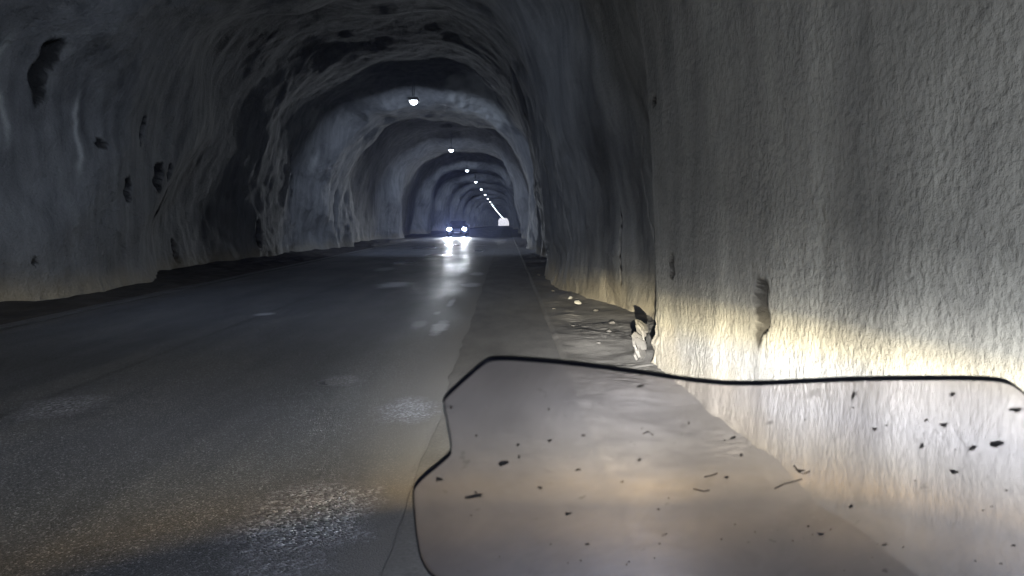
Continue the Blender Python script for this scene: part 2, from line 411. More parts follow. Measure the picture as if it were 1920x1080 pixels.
    # cracks on the right wall
    for pts in CRACKS:
        zz = np.array([p[1] for p in pts]); yy = np.array([p[0] for p in pts])
        o = np.argsort(zz)
        cyy = np.interp(Z, zz[o], yy[o]) + .06 * noise(Z * 5, 0 * Y + pts[0][0], 0 * Z)
        msk = np.exp(-((Y - cyy) / .022) ** 2) * (Z > zz.min()) * (Z < zz.max()) * (right > .5)
        d = d + .05 * msk; tone = tone - .3 * msk
    ft = (1 - sstep(.10, .62, Z + .25 * noise(Y * .8, X * .1, Z * .5) + .08 * noise(Y * 4, X, Z * 4)))
    P = np.stack([X + NX * d + cx(Y), Y + 0 * d, Z + NZ * d + cz(Y)], -1)
    return P, np.clip(tone, 0, 1), np.clip(ft, 0, 1)
CRACKS = [[(9.2, .1), (10.2, .6), (11.0, 1.2), (11.3, 2.0), (11.0, 2.6)], [(15.5, 1.0), (15.9, 1.7), (15.6, 2.3)], [(8.9, 1.2), (9.0, 2.2), (8.7, 3.2)]]

YS = stations(.02, -120, END, .8, 12.5, .0062)
chunks = [tunnel_points(YS[i:i + 200]) for i in range(0, len(YS), 200)]
TP = np.concatenate([c[0] for c in chunks]); TT = np.concatenate([c[1] for c in chunks]); TF = np.concatenate([c[2] for c in chunks])
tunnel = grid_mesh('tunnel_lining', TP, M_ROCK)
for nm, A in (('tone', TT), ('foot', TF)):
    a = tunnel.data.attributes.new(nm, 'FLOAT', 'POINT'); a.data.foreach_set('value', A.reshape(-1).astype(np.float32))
tag(tunnel, 'rough grey sprayed concrete tunnel lining arching over the road', 'tunnel')
print('tunnel quads', len(tunnel.data.polygons))

def wall_x(y, z, side):     # inner face of the finished wall
    i = np.argmin(np.abs(YS - y)); row = TP[i]
    s = slice(0, len(PX) // 2) if side == 'R' else slice(len(PX) // 2, None)
    j = np.argmin(np.abs(row[s, 2] - z)); return float(row[s][j, 0])

# ------------------------------------------------------------------ road and verges
def strip(name, xs, ys, zf, mat):
    X, Y = np.meshgrid(xs, ys)
    P = np.stack([X + cx(Y), Y, zf(X, Y) + cz(Y)], -1)
    return grid_mesh(name, P[:, ::-1], mat)
ROADY = stations(.15, -120, END + 40, .5, 14, .012)
def road_z(X, Y): return .012 * fbm(X * .45, Y * .25, 0 * X, 2) - .010 - .006 * np.abs(X + 3.8) * 0
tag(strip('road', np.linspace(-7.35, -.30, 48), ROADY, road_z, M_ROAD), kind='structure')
def shoulder():
    ys = stations(.06, -120, END + 40, .5, 14, .012)
    t = np.linspace(0, 1, 30); Y = ys[:, None]
    x0 = -.52 + .05 * noise(Y * .6, 0 * Y, 0 * Y) + .03 * noise(Y * 2.7, 0 * Y, 0 * Y + 3)
    X = x0 + (.60 + .02 * noise(Y * .8, 0 * Y + 4, 0 * Y) - x0) * t
    Z = road_z(X, Y) + .006 + .008 * sstep(0, .2, t) + .004 * noise(X * 4, Y * 2, 0 * X)
    P = np.stack([X + cx(Y), Y + 0 * X, Z + cz(Y)], -1)
    return grid_mesh('shoulder', P[:, ::-1], M_SHOULDER)
tag(shoulder(), kind='structure')
def verge_r():
    ys = stations(.03, -120, END, .8, 14, .012)
    xs = np.linspace(.57, 3.1, 84)
    X, Y = np.meshgrid(xs, ys)
    s = X - .6
    Z = -.012 + .03 * sstep(0, .06, s) + .015 * fbm(X * 2, Y * 1.5, 0 * X, 3) + .10 * sstep(.5, 1.5, s) + .05 * fbm(X * .8, Y * .5, 0 * X + 2, 2) * sstep(0, .4, s)
    # curled mud: small scarps
    f = fbm(X * 1.4, Y * 2.6, 0 * X + 7, 3); lip = (f * 3) % 1.0
    Z = Z + .022 * lip * sstep(.2, .5, s) * sstep(-.1, .25, noise(X * .7, Y * .45, 0 * X + 11))
    P = np.stack([X + cx(Y), Y, Z + cz(Y)], -1)
    return grid_mesh('silt_verge', P[:, ::-1], M_VERGE_R)
tag(verge_r(), kind='structure')
def verge_l():
    ys = stations(.06, -120, END, .8, 26, .012)
    X, Y = np.meshgrid(np.linspace(-11.0, -7.2, 60), ys)
    s = -7.25 - X + .2 * noise(Y * .4, X * .3, 0 * X)
    Z = -.03 + .05 * sstep(0, 1.2, s) + .05 * fbm(X * 1.3, Y * .9, 0 * X, 3) * sstep(0, .5, s) + .08 * sstep(1.4, 2.3, s) * (.6 + .5 * fbm(X, Y * .6, 0 * X + 4, 2))
    P = np.stack([X + cx(Y), Y, Z + cz(Y)], -1)
    return grid_mesh('dirt_verge', P[:, ::-1], M_VERGE_L)
tag(verge_l(), kind='structure')

def outside_ground(name, y0, y1, z, hill=0):
    X, Y = np.meshgrid(np.linspace(-1500, 1500, 41), np.linspace(y0, y1, 161))
    Z = z + np.where(np.abs(X) > 14, 1.5 * (fbm(X * .01, Y * .01, 0 * X, 3)), 0) + hill * sstep(60, 420, np.abs(Y - (y0 if y0 > 0 else y1)))
    return tag(grid_mesh(name, np.stack([X, Y, Z], -1)[:, ::-1], M_GROUND), kind='structure')
outside_ground('ground', END - 1, END + 3500, float(cz(END + 400)) - .6, 160)
outside_ground('ground', -3100, -119, -.3)

# ------------------------------------------------------------------ patches on the road (positions in metres)
# faded edge line on the far side
tag(strip('edge_line', np.linspace(-7.06, -6.94, 3), stations(.5, 2, END, 8, 30, .02), lambda X, Y: road_z(X, Y) + .008, M_FAINT), kind='structure')

# ------------------------------------------------------------------ ceiling lamps
def make_lamp():
    root = empty('ceiling_lamp')
    bm = bmesh.new(); bmesh.ops.create_cube(bm, size=1)
    bmesh.ops.scale(bm, vec=(.42, .78, .12), verts=bm.verts); bmesh.ops.bevel(bm, geom=bm.edges[:], offset=.03, segments=2)
    bmesh.ops.translate(bm, vec=(0, 0, .03), verts=bm.verts)
    obj('housing', bm, M_METAL, root)
    # drop lens: half of a flattened dome
    bm = bmesh.new(); bmesh.ops.create_uvsphere(bm, u_segments=20, v_segments=12, radius=1)
    bmesh.ops.bisect_plane(bm, geom=bm.verts[:] + bm.edges[:] + bm.faces[:], plane_co=(0, 0, 0), plane_no=(0, 0, 1), clear_outer=True)
    bmesh.ops.scale(bm, vec=(.16, .26, .15), verts=bm.verts); bmesh.ops.translate(bm, vec=(0, 0, -.031), verts=bm.verts)
    obj('lens', bm, M_LAMP, root, True)
    la = bpy.data.lights.new('lamp_light', 'AREA'); la.shape = 'RECTANGLE'; la.size = .3; la.size_y = .6; la.energy = 175; la.spread = R(140); la.color = (.62, .74, 1.0)
    lo_ = bpy.data.objects.new('lamp_light', la); col.objects.link(lo_); lo_.parent = root; lo_.location = (0, .16, -.24); lo_.rotation_euler = (R(47), 0, 0)   # thrown along the direction of travel
    for s in (-1, 1):
        bm = bmesh.new(); bmesh.ops.create_cone(bm, cap_ends=True, segments=8, radius1=.012, radius2=.012, depth=1.1)
        bmesh.ops.translate(bm, vec=(0, s * .28, .64), verts=bm.verts); obj('hanger', bm, M_METAL, root)
    return root
def copy_tree(o, parent=None):
    c = o.copy(); col.objects.link(c); c.parent = parent
    for ch in list(o.children): copy_tree(ch, c)
    return c
lamp0 = make_lamp()
tag(lamp0, 'lit white tunnel lamp hanging from the crown of the lining', 'lamp', 'ceiling lamps in a row along the tunnel')
lampys = [LAMP0 + LAMPD * k for k in range(-3, 40) if LAMP0 + LAMPD * k < END - 8]
for i, y in enumerate(lampys):
    o = lamp0 if i == 0 else copy_tree(lamp0)
    o.location = (-3.95 + float(cx(y)), y, 6.62 + float(cz(y)))
    if abs(y - (LAMP0 - LAMPD)) < 1:          # unseen lamp added in the row at low power to lift near walls
        for ch in o.children:
            if ch.type == 'LIGHT': ch.data = ch.data.copy(); ch.data.energy = 85
        o['label'] = 'unseen low-power tunnel lamp added to lift the near walls ahead of the motorcycle'

# ------------------------------------------------------------------ oncoming car
def loft(rings, cap=True):
    bm = bmesh.new(); prev = None
    for r in rings:
        vs = [bm.verts.new(p) for p in r]
        if prev:
            for i in range(len(vs)):
                bm.faces.new((prev[i], prev[(i + 1) % len(vs)], vs[(i + 1) % len(vs)], vs[i]))
        elif cap: bm.faces.new(vs[::-1])
        prev = vs
    if cap: bm.faces.new(prev)
    return bm
def tube(path, r, seg=8):
    rings = []
    for i, p in enumerate(path):
        p = Vector(p); a = Vector(path[max(i - 1, 0)]); b = Vector(path[min(i + 1, len(path) - 1)])
        d = (b - a).normalized(); u = d.orthogonal().normalized() if abs(d.x) > .9 else d.cross(Vector((1, 0, 0))).normalized(); v = d.cross(u)
        rr = r[i] if isinstance(r, (list, tuple)) else r
        rings.append([p + rr * (u * math.cos(k * 2 * math.pi / seg) + v * math.sin(k * 2 * math.pi / seg)) for k in range(seg)])
    return loft(rings)
def boxbm(cx_, cy_, cz_, sx, sy, sz, bev=0):
    bm = bmesh.new(); bmesh.ops.create_cube(bm, size=1); bmesh.ops.scale(bm, vec=(sx, sy, sz), verts=bm.verts)
    if bev: bmesh.ops.bevel(bm, geom=bm.edges[:], offset=bev, segments=2)
    bmesh.ops.translate(bm, vec=(cx_, cy_, cz_), verts=bm.verts); return bm
def wheel(parent, x, y, r, w, name='wheel', rimmat=None):
    def ring(prof, mat, nm, par):
        bm = bmesh.new(); seg = 28; rows = []
        for (rr, xx) in prof: rows.append([bm.verts.new((xx, rr * math.cos(a * 2 * math.pi / seg), rr * math.sin(a * 2 * math.pi / seg))) for a in range(seg)])
        for a, b in zip(rows, rows[1:]):
            for i in range(seg): bm.faces.new((a[i], a[(i + 1) % seg], b[(i + 1) % seg], b[i]))
        return obj(nm, bm, mat, par, True)
    t = ring([(r * .66, -w / 2 * .8), (r * .8, -w / 2), (r * .95, -w / 2 * .92), (r, -w / 2 * .5), (r, w / 2 * .5), (r * .95, w / 2 * .92), (r * .8, w / 2), (r * .66, w / 2 * .8), (r * .66, -w / 2 * .8)], M_RUBBER, name, parent)
    t.location = (x, y, r)
    ring([(.02, -w * .25), (r * .2, -w * .3), (r * .62, -w * .22), (r * .67, -w * .38), (r * .67, w * .38), (r * .62, w * .22), (r * .2, w * .3), (.02, w * .25)], rimmat or M_METAL, 'rim', t)
    return t

def body_ring(y, hw, z0, z1, bulge=.06):
    p = [(-hw + .10, z0), (hw - .10, z0), (hw, z0 + .14), (hw + bulge * .3, (z0 + z1) / 2), (hw - .04, z1 - .07), (hw - .18, z1), (-hw + .18, z1), (-hw + .04, z1 - .07), (-hw - bulge * .3, (z0 + z1) / 2), (-hw, z0 + .14)]
    return [(x, y, z) for x, z in p]
def make_car():
    root = empty('oncoming_car')
    rings = [body_ring(-2.12, .62, .34, .68), body_ring(-2.05, .78, .26, .78), body_ring(-1.85, .86, .22, .86), body_ring(-1.0, .89, .2, .98), body_ring(-.6, .90, .2, 1.02), body_ring(.9, .90, .2, 1.02), body_ring(1.7, .88, .22, 1.02), body_ring(2.05, .82, .28, .98), body_ring(2.14, .70, .36, .85)]
    obj('body', loft(rings), M_CARPAINT, root)
    def cab(y, hw0, hw1, z0, z1): return [(-hw0, y[0], z0), (hw0, y[0], z0), (hw1, y[1], z1), (-hw1, y[1], z1)]
    bm = bmesh.new()
    b = [bm.verts.new(v) for v in ((-.80, -.75, 1.0), (.80, -.75, 1.0), (.80, 1.75, 1.0), (-.80, 1.75, 1.0))]
    t = [bm.verts.new(v) for v in ((-.62, -.05, 1.46), (.62, -.05, 1.46), (.60, 1.30, 1.46), (-.60, 1.30, 1.46))]
    for i in range(4): bm.faces.new((b[i], b[(i + 1) % 4], t[(i + 1) % 4], t[i]))
    bm.faces.new(t); bmesh.ops.bevel(bm, geom=[e for e in bm.edges if not e.is_boundary], offset=.06, segments=3)
    obj('cabin', bm, M_CARPAINT, root)
    # glass, 5 mm proud of the cabin
    def pane(name, q):
        q = [Vector(v) for v in q]; nrm = (q[1] - q[0]).cross(q[3] - q[0]).normalized()
        bm = bmesh.new(); a = [bm.verts.new(v + nrm * .006) for v in q]; bb = [bm.verts.new(v - nrm * .02) for v in q]
        bm.faces.new(a); bm.faces.new(bb[::-1])
        for i in range(4): bm.faces.new((a[i], bb[i], bb[(i + 1) % 4], a[(i + 1) % 4]))
        obj(name, bm, M_GLASS, root)
    def lerp(a, b, t): return tuple(Vector(a).lerp(Vector(b), t))
    fl, fr, tl, tr = (-.80, -.75, 1.0), (.80, -.75, 1.0), (-.62, -.05, 1.46), (.62, -.05, 1.46)
    pane('windscreen', [Vector(fl) + Vector((.09, .06, .04)), Vector(fr) + Vector((-.09, .06, .04)), Vector(tr) + Vector((-.07, -.05, -.03)), Vector(tl) + Vector((.07, -.05, -.03))])
    for s in (-1, 1):
        q = [(s * .775, -.50, 1.06), (s * .775, 1.55, 1.06), (s * .63, 1.22, 1.42), (s * .635, .05, 1.42)]
        pane('side_window', q if s > 0 else q[::-1])
        wheel(root, s * .78, -1.30, .32, .21); wheel(root, s * .78, 1.35, .32, .21)
        mr = obj('wing_mirror', boxbm(s * 1.0, -.55, 1.05, .20, .12, .14, .03), M_CARPAINT, root)
        # headlamp: flattened ellipsoid set in the corner
        bm = bmesh.new(); bmesh.ops.create_uvsphere(bm, u_segments=16, v_segments=10, radius=1); bmesh.ops.scale(bm, vec=(.20, .11, .125), verts=bm.verts)
        bmesh.ops.translate(bm, vec=(s * .66, -2.04, .70), verts=bm.verts)
        hl = obj('headlight', bm, M_HEADLAMP, root, True)
        lt = bpy.data.lights.new('headlight_beam', 'SPOT'); lt.energy = 3000; lt.spot_size = R(54); lt.spot_blend = .9; lt.color = (.86, .92, 1.0); lt.shadow_soft_size = .08
        lo = bpy.data.objects.new('headlight_beam', lt); col.objects.link(lo); lo.parent = hl
        lo.location = (s * .66, -2.22, .70); lo.rotation_euler = (R(-84 + 0), 0, 0)
        obj('fog_lamp', boxbm(s * .55, -2.11, .44, .14, .04, .07, .015), M_GLASS, root)
    gr = obj('grille', boxbm(0, -2.115, .60, .70, .04, .14, .01), M_BLACK, root)
    for i in range(4): obj('slat', boxbm(0, -2.14, .55 + i * .033, .66, .012, .01), M_METAL, gr)
    obj('bumper', boxbm(0, -2.09, .36, 1.30, .10, .12, .03), M_BLACK, root)
    obj('number_plate', boxbm(0, -2.155, .42, .52, .012, .11, .003), M_PLATE, root)
    return root
car = make_car(); car.location = (-4.35, 70, float(cz(70)))
tag(car, 'dark car driving towards the motorcycle with both headlights on', 'car')

# ------------------------------------------------------------------ loose stones and broken shards at the foot of the right wall
def stone(name, x, y, z, s, mat, seed, sq=(1, 1, .5)):
    rnd = random.Random(seed); bm = bmesh.new()
    bmesh.ops.create_icosphere(bm, subdivisions=1, radius=1)
    for v in bm.verts:
        k = rnd.uniform(.65, 1.15); v.co = Vector((v.co.x * sq[0], v.co.y * sq[1], v.co.z * sq[2])) * k * s
    o = obj(name, bm, mat); o.location = (x, y, z); o.rotation_euler = (rnd.uniform(-.3, .3), rnd.uniform(-.3, .3), rnd.uniform(0, 6.28))
    return o
dg = bpy.context.evaluated_depsgraph_get
verge_o = bpy.data.objects['silt_verge']
VP = np.empty(len(verge_o.data.vertices) * 3, np.float32); verge_o.data.vertices.foreach_get('co', VP); VP = VP.reshape(-1, 3)
def verge_z(x, y): return float(VP[np.argmin((VP[:, 0] - x) ** 2 + (VP[:, 1] - y) ** 2), 2])
for i, (x, y, s) in enumerate([(1.28, 13.4, .085), (1.22, 14.2, .06), (.95, 10.6, .035), (1.45, 12.1, .05), (1.1, 8.9, .03), (1.35, 9.8, .045), (.8, 12.6, .03), (1.0, 16.0, .05), (1.15, 18.2, .07), (.9, 20.5, .06), (1.5, 10.6, .06)]):
    o = stone('stone', x, y, verge_z(x, y) + s * .25, s, M_WHITE_STONE if i < 2 else M_STONE, 100 + i)
    tag(o, 'pale angular stone chip lying on the grey silt' if i < 2 else 'small grey stone lying in the silt by the wall foot', 'stone', 'pale stone chips on the silt' if i < 2 else 'grey stones along the wall foot')
sh = empty('broken_concrete', (1.40, 7.78, 0))
tag(sh, 'layered shards of broken concrete leaning at the exposed wall corner', 'rubble')
for i in range(8):
    rnd = random.Random(300 + i)
    bm = bmesh.new(); n = 6
    pts = [(rnd.uniform(.7, 1.1) * math.cos(a * 6.283 / n), rnd.uniform(.7, 1.1) * math.sin(a * 6.283 / n)) for a in range(n)]
    top = [bm.verts.new((p[0], p[1], .5)) for p in pts]; bot = [bm.verts.new((p[0] * 1.1, p[1] * 1.1, -.5)) for p in pts]
    bm.faces.new(top); bm.faces.new(bot[::-1])
    for k in range(n): bm.faces.new((top[k], bot[k], bot[(k + 1) % n], top[(k + 1) % n]))
    bmesh.ops.scale(bm, vec=(.06 + .05 * rnd.random(), .07 + .06 * rnd.random(), .02), verts=bm.verts)
    o = obj('shard', bm, M_STONE, sh)
    o.location = (-.06 + .10 * rnd.random(), .02 + .16 * rnd.random(), .08 + i * .045); o.rotation_euler = (rnd.uniform(-.3, .3), 1.15 + rnd.uniform(-.4, .3), rnd.uniform(-.6, .6))

# ------------------------------------------------------------------ motorcycle (the photographer sits on it)
BX = .215                                           # its centre line
bike = empty('motorcycle', (BX, 0, 0))
tag(bike, 'motorcycle with a dusty clear windshield stopped beside the right wall', 'motorcycle')
def B(o): return o
fp = [(-.0, .62, .78), (0, .80, .86)]
rings = []
for (y, hw, z0, z1) in ((.50, .20, .80, 1.02), (.60, .22, .78, 1.05), (.72, .21, .80, 1.06), (.82, .17, .84, 1.04), (.88, .11, .88, 1.01)):
    rings.append([(hw * math.cos(a) * (1 if math.cos(a) ** 2 < .9 else .97), y, (z0 + z1) / 2 + (z1 - z0) / 2 * math.sin(a)) for a in [k * math.pi / 8 for k in range(16)]])
obj('front_fairing', loft(rings), M_BIKE, bike, True)
bm = bmesh.new(); bmesh.ops.create_uvsphere(bm, u_segments=20, v_segments=10, radius=1); bmesh.ops.scale(bm, vec=(.095, .05, .065), verts=bm.verts)
bmesh.ops.translate(bm, vec=(0, .875, .95), verts=bm.verts)
hl = obj('headlight', bm, M_HEADLENS, bike, True)
obj('handlebar', tube([(-.42, .20, 1.05), (-.25, .30, 1.06), (-.1, .36, 1.02), (.1, .36, 1.02), (.25, .30, 1.06), (.42, .20, 1.05)], .013), M_METAL, bike)
for s in (-1, 1):
    obj('grip', tube([(s * .30, .272, 1.056), (s * .43, .195, 1.05)], .019), M_RUBBER, bike)
    mi = obj('mirror', boxbm(s * .44, .34, 1.20, .16, .02, .10, .009), M_BLACK, bike)
    obj('mirror_stalk', tube([(s * .30, .28, 1.06), (s * .38, .31, 1.13), (s * .44, .345, 1.17)], .007), M_BLACK, mi)
    obj('fork_leg', tube([(s * .10, .45, .98), (s * .10, .62, .60), (s * .10, .74, .32)], [.024, .026, .030], 12), M_METAL, bike)
wheel(bike, 0, .74, .32, .12, 'front_wheel'); wheel(bike, 0, -.72, .32, .15, 'rear_wheel')
obj('front_mudguard', tube([(0, .45, .60), (0, .60, .69), (0, .78, .70), (0, .94, .64)], [.03, .07, .07, .03], 10), M_BIKE, bike)
obj('fuel_tank', loft([[(hw * math.cos(k * math.pi / 6), y, z + h * math.sin(k * math.pi / 6)) for k in range(12)] for y, hw, z, h in ((.30, .10, .88, .08), (.20, .16, .87, .12), (0, .17, .85, .13), (-.15, .10, .80, .08))]), M_BIKE, bike, True)
obj('seat', loft([[(hw * math.cos(k * math.pi / 6), y, z + h * math.sin(k * math.pi / 6)) for k in range(12)] for y, hw, z, h in ((-.12, .09, .79, .05), (-.35, .16, .78, .06), (-.65, .15, .82, .06), (-.92, .10, .88, .04))]), M_SEAT, bike, True)
obj('frame_tube', tube([(0, .42, .90), (0, .32, .55), (0, .05, .35), (0, -.35, .38), (0, -.72, .32)], .035), M_BLACK, bike)
obj('engine', boxbm(0, .08, .47, .34, .46, .34, .05), M_METAL, bike)
obj('side_stand', tube([(-.10, -.05, .36), (-.26, .02, .0)], .012), M_BLACK, bike)
obj('exhaust', tube([(.12, .25, .35), (.16, -.2, .30), (.19, -.75, .42)], [.025, .03, .05], 10), M_METAL, bike)

# headlight beam: a low beam with a cut-off edge above and below, warm fringes where the lens splits the light
lt = bpy.data.lights.new('headlight_beam', 'SPOT'); lt.energy = 5400; lt.spot_size = R(150); lt.spot_blend = .25; lt.shadow_soft_size = .012
lo = bpy.data.objects.new('headlight_beam', lt); col.objects.link(lo); lo.parent = hl
lo.location = (0, .955, .95); lo.rotation_euler = (R(90), 0, 0)     # -Z of the lamp points along +Y
lt.use_nodes = True
n = lt.node_tree.nodes; l = lt.node_tree.links; em = n['Emission']
tc = n.new('ShaderNodeTexCoord'); sp = n.new('ShaderNodeSeparateXYZ'); l.new(tc.outputs['Normal'], sp.inputs[0])
zz = math_(n, l, 'ABSOLUTE', sp.outputs[2])
hor = math_(n, l, 'SQRT', math_(n, l, 'ADD', math_(n, l, 'POWER', zz, 2), math_(n, l, 'POWER', sp.outputs[0], 2)))
el = math_(n, l, 'MULTIPLY', math_(n, l, 'ARCTAN2', sp.outputs[1], hor), 57.2958)
az = math_(n, l, 'MULTIPLY', math_(n, l, 'ARCTAN2', sp.outputs[0], zz), 57.2958)
cut = math_(n, l, 'ADD', -2.2, math_(n, l, 'MULTIPLY', math_(n, l, 'MAXIMUM', math_(n, l, 'SUBTRACT', az, 10), 0), .13))
t = math_(n, l, 'SUBTRACT', cut, el)                         # degrees below the cut-off
# t: <0 above; 0..15 lit; >15 below
tn = math_(n, l, 'DIVIDE', math_(n, l, 'ADD', t, 10), 40, True)
def pos(d): return (d + 10) / 40
cr = ramp(n, l, tn, [(pos(-2.6), (0, 0, 0)), (pos(-1.0), (.07, .062, .045)), (pos(.6), (.50, .42, .26)), (pos(2.0), (.92, .80, .54)), (pos(3.8), (1.0, .95, .87)),
                     (pos(8), (.85, .84, .83)), (pos(11.3), (.54, .49, .39)), (pos(14.0), (.40, .285, .14)), (pos(15.8), (.03, .028, .028)), (pos(30), (.01, .01, .012))])
az1 = math_(n, l, 'DIVIDE', math_(n, l, 'ADD', az, 90), 180, True)
def pa(a): return (a + 90) / 180
hz = ramp(n, l, az1, [(pa(-90), (.03,) * 3), (pa(-45), (.28,) * 3), (pa(-18), (.45,) * 3), (pa(-2), (1.4,) * 3), (pa(5), (2.8,) * 3), (pa(9), (2.8,) * 3), (pa(14), (1.9,) * 3), (pa(20), (.95,) * 3), (pa(30), (.36,) * 3), (pa(42), (.17,) * 3), (pa(90), (.04,) * 3)])
# stray light from the lens and reflector around the main beam
st = ramp(n, l, tn, [(pos(-10), (.022, .0225, .0225)), (pos(-5), (.042, .0425, .042)), (pos(-1.5), (.085, .084, .08)), (pos(3), (.055, .06, .068)), (pos(14), (.026, .029, .035)), (pos(30), (.012, .014, .018))])
sz = ramp(n, l, az1, [(pa(-80), (.4,) * 3), (pa(-15), (1.1,) * 3), (pa(0), (2.2,) * 3), (pa(7), (3.6,) * 3), (pa(14), (1.7,) * 3), (pa(28), (1.15,) * 3), (pa(60), (.9,) * 3), (pa(90), (.5,) * 3)])
l.new(mix(n, l, 1.0, mix(n, l, 1.0, cr, hz, blend='MULTIPLY'), mix(n, l, 1.0, st, sz, blend='MULTIPLY'), blend='ADD'), em.inputs['Color']); em.inputs['Strength'].default_value = 1

# windshield -----------------------------------------------------------------
def make_acrylic(dusty):
    m = bpy.data.materials.new('dusty_acrylic' if dusty else 'clear_acrylic'); m.use_nodes = True
    n, l = m.node_tree.nodes, m.node_tree.links; n.clear()
    out = n.new('ShaderNodeOutputMaterial'); tcn = n.new('ShaderNodeTexCoord').outputs['Object']
    tr = n.new('ShaderNodeBsdfTransparent'); tr.inputs[0].default_value = (.95, .94, .975, 1)
    cur = tr.outputs[0]
    def over(fac, sh):
        nonlocal cur
        k = n.new('ShaderNodeMixShader')
        if isinstance(fac, float): k.inputs[0].default_value = fac
        else: l.new(fac, k.inputs[0])
        l.new(cur, k.inputs[1]); l.new(sh, k.inputs[2]); cur = k.outputs[0]
    if dusty:      # fine scratches and a film of dust blur part of what passes through
        rf = n.new('ShaderNodeBsdfRefraction'); rf.inputs['IOR'].default_value = 1.06; rf.inputs['Roughness'].default_value = .55; rf.inputs[0].default_value = (.96, .945, .985, 1)
        sm = ramp(n, l, tex(n, l, tcn, 7, 4, .6, dist=.6).outputs['Fac'], [(.3, (.38,) * 3), (.7, (.64,) * 3)])
        over(sm, rf.outputs[0])
        df = n.new('ShaderNodeBsdfDiffuse'); df.inputs[0].default_value = (.72, .70, .76, 1)
        tl = n.new('ShaderNodeBsdfTranslucent'); tl.inputs[0].default_value = (.85, .82, .86, 1)
        ms = n.new('ShaderNodeMixShader'); ms.inputs[0].default_value = .65; l.new(df.outputs[0], ms.inputs[1]); l.new(tl.outputs[0], ms.inputs[2])
        a = ramp(n, l, tex(n, l, tcn, 9, 5, .6).outputs['Fac'], [(.3, (.035,) * 3), (.7, (.08,) * 3)])
        spk = ramp(n, l, tex(n, l, tcn, 150, 3, .6).outputs['Fac'], [(.64, (0,) * 3), (.72, (.12,) * 3)])
        over(math_(n, l, 'ADD', a, spk), ms.outputs[0])
    dk = n.new('ShaderNodeBsdfDiffuse'); dk.inputs[0].default_value = (.05, .042, .035, 1)
    dirt = ramp(n, l, tex(n, l, tcn, 62, 2, .5).outputs['Fac'], [(.70, (0,) * 3), (.80, (.45,) * 3)])
    over(dirt, dk.outputs[0])
    gl = n.new('ShaderNodeBsdfGlossy'); gl.inputs['Roughness'].default_value = .1
    over(.02, gl.outputs[0])
    l.new(cur, out.inputs[0]); return m
M_ACRYLIC = make_acrylic(True); M_ACRYLIC_OUT = make_acrylic(False)
M_EDGE = mat_plain('acrylic_edge', (.025, .025, .04), .35)
M_EDGE_PALE = mat_plain('catchlight_acrylic_edge', (.55, .54, .50), .4)  # light caught along the left edge, painted as a pale colour
M_SPECK = mat_plain('dried_mud', (.22, .19, .165), .9)
# outline across (u, from the centre line) and along the raked surface, metres; left side as seen, right side the same mirrored
def surf(u, z):       # raked and bowed screen: y of the surface
    return .80 - .60 * (z - 1.10) - .75 * u * u
def from_px(px, py):  # where the line of sight of the traced outline meets the raked screen
    d = cam.rotation_euler.to_matrix() @ Vector(((px - 960) / F, -(py - 540) / F, -1))
    t = .7
    for _ in range(40):
        p = Vector((0, 0, CAM_H)) + d * t
        t += (surf(p.x - BX, p.z) - p.y) / d.y * .8
    p = Vector((0, 0, CAM_H)) + d * t
    return p.x - BX, p.z
TR = [(812, 1084), (789, 1050), (780, 1000), (774, 925), (777, 914), (790, 898), (832, 864), (845, 851), (846, 835), (838, 790), (830, 755), (838, 742), (905, 682), (922, 674), (960, 674), (1030, 679), (1100, 686), (1200, 700), (1300, 715), (1370, 721.5)]
TRR = [(1450, 720), (1550, 715), (1650, 712), (1760, 711), (1850, 712), (1886, 716), (1908, 727), (1950, 765)]
L = [from_px(*p) for p in TR]; RR = [from_px(*p) for p in TRR]
xm = RR[-1][0]
# the hidden right flank repeats the left one's notch
lx = min(u for u, z in L)
right = [(xm + .022, RR[-1][1] - .025), (xm + .022, RR[-1][1] - .06), (xm + .06, RR[-1][1] - .085), (xm + .075, RR[-1][1] - .15), (xm + .08, RR[-1][1] - .22)]
bottom = [(.30, 1.05), (.24, 1.02), (.15, 1.015), (0, 1.0), (-.15, 1.015), (-.20, 1.045)]
poly = L + RR + right + bottom
# round the corners a little (two passes of corner cutting), keep it closed
def chaikin(p, r=.22):
    o = []
    for i in range(len(p)):
        a, b = p[i], p[(i + 1) % len(p)]
        o += [(a[0] + (b[0] - a[0]) * r, a[1] + (b[1] - a[1]) * r), (a[0] + (b[0] - a[0]) * (1 - r), a[1] + (b[1] - a[1]) * (1 - r))]
    return o
poly = chaikin(chaikin(poly))
us = [p[0] for p in poly]; zs = [p[1] for p in poly]
pts = [Vector(p) for p in poly]
for u in np.arange(min(us), max(us), .02):
    for z in np.arange(min(zs), max(zs), .02): pts.append(Vector((float(u), float(z))))
no = len(poly)
vo, eo, fo, vi, ei, fi = geometry.delaunay_2d_cdt(pts, [(i, (i + 1) % no) for i in range(no)], [list(range(no))], 1, 1e-5)
TH = .0034
def s3(u, z, off=0): return (u, surf(u, z) + off, z + off * .5)
me = bpy.data.meshes.new('windshield'); nv = len(vo)
vv = [s3(v.x, v.y) for v in vo] + [s3(v.x, v.y, TH) for v in vo]
me.from_pydata(vv, [], [tuple(f) for f in fo] + [tuple(i + nv for i in reversed(f)) for f in fo]); me.update()
ws = link('windshield', me, M_ACRYLIC, bike, True); me.materials.append(M_ACRYLIC_OUT)
for k_, p_ in enumerate(me.polygons): p_.material_index = 0 if k_ < len(fo) else 1
ws['label'] = 'dusty clear windshield with dark edges and mud specks'
bm = bmesh.new(); bm2 = bmesh.new()
i0 = from_px(845, 851); i1 = from_px(832, 752)
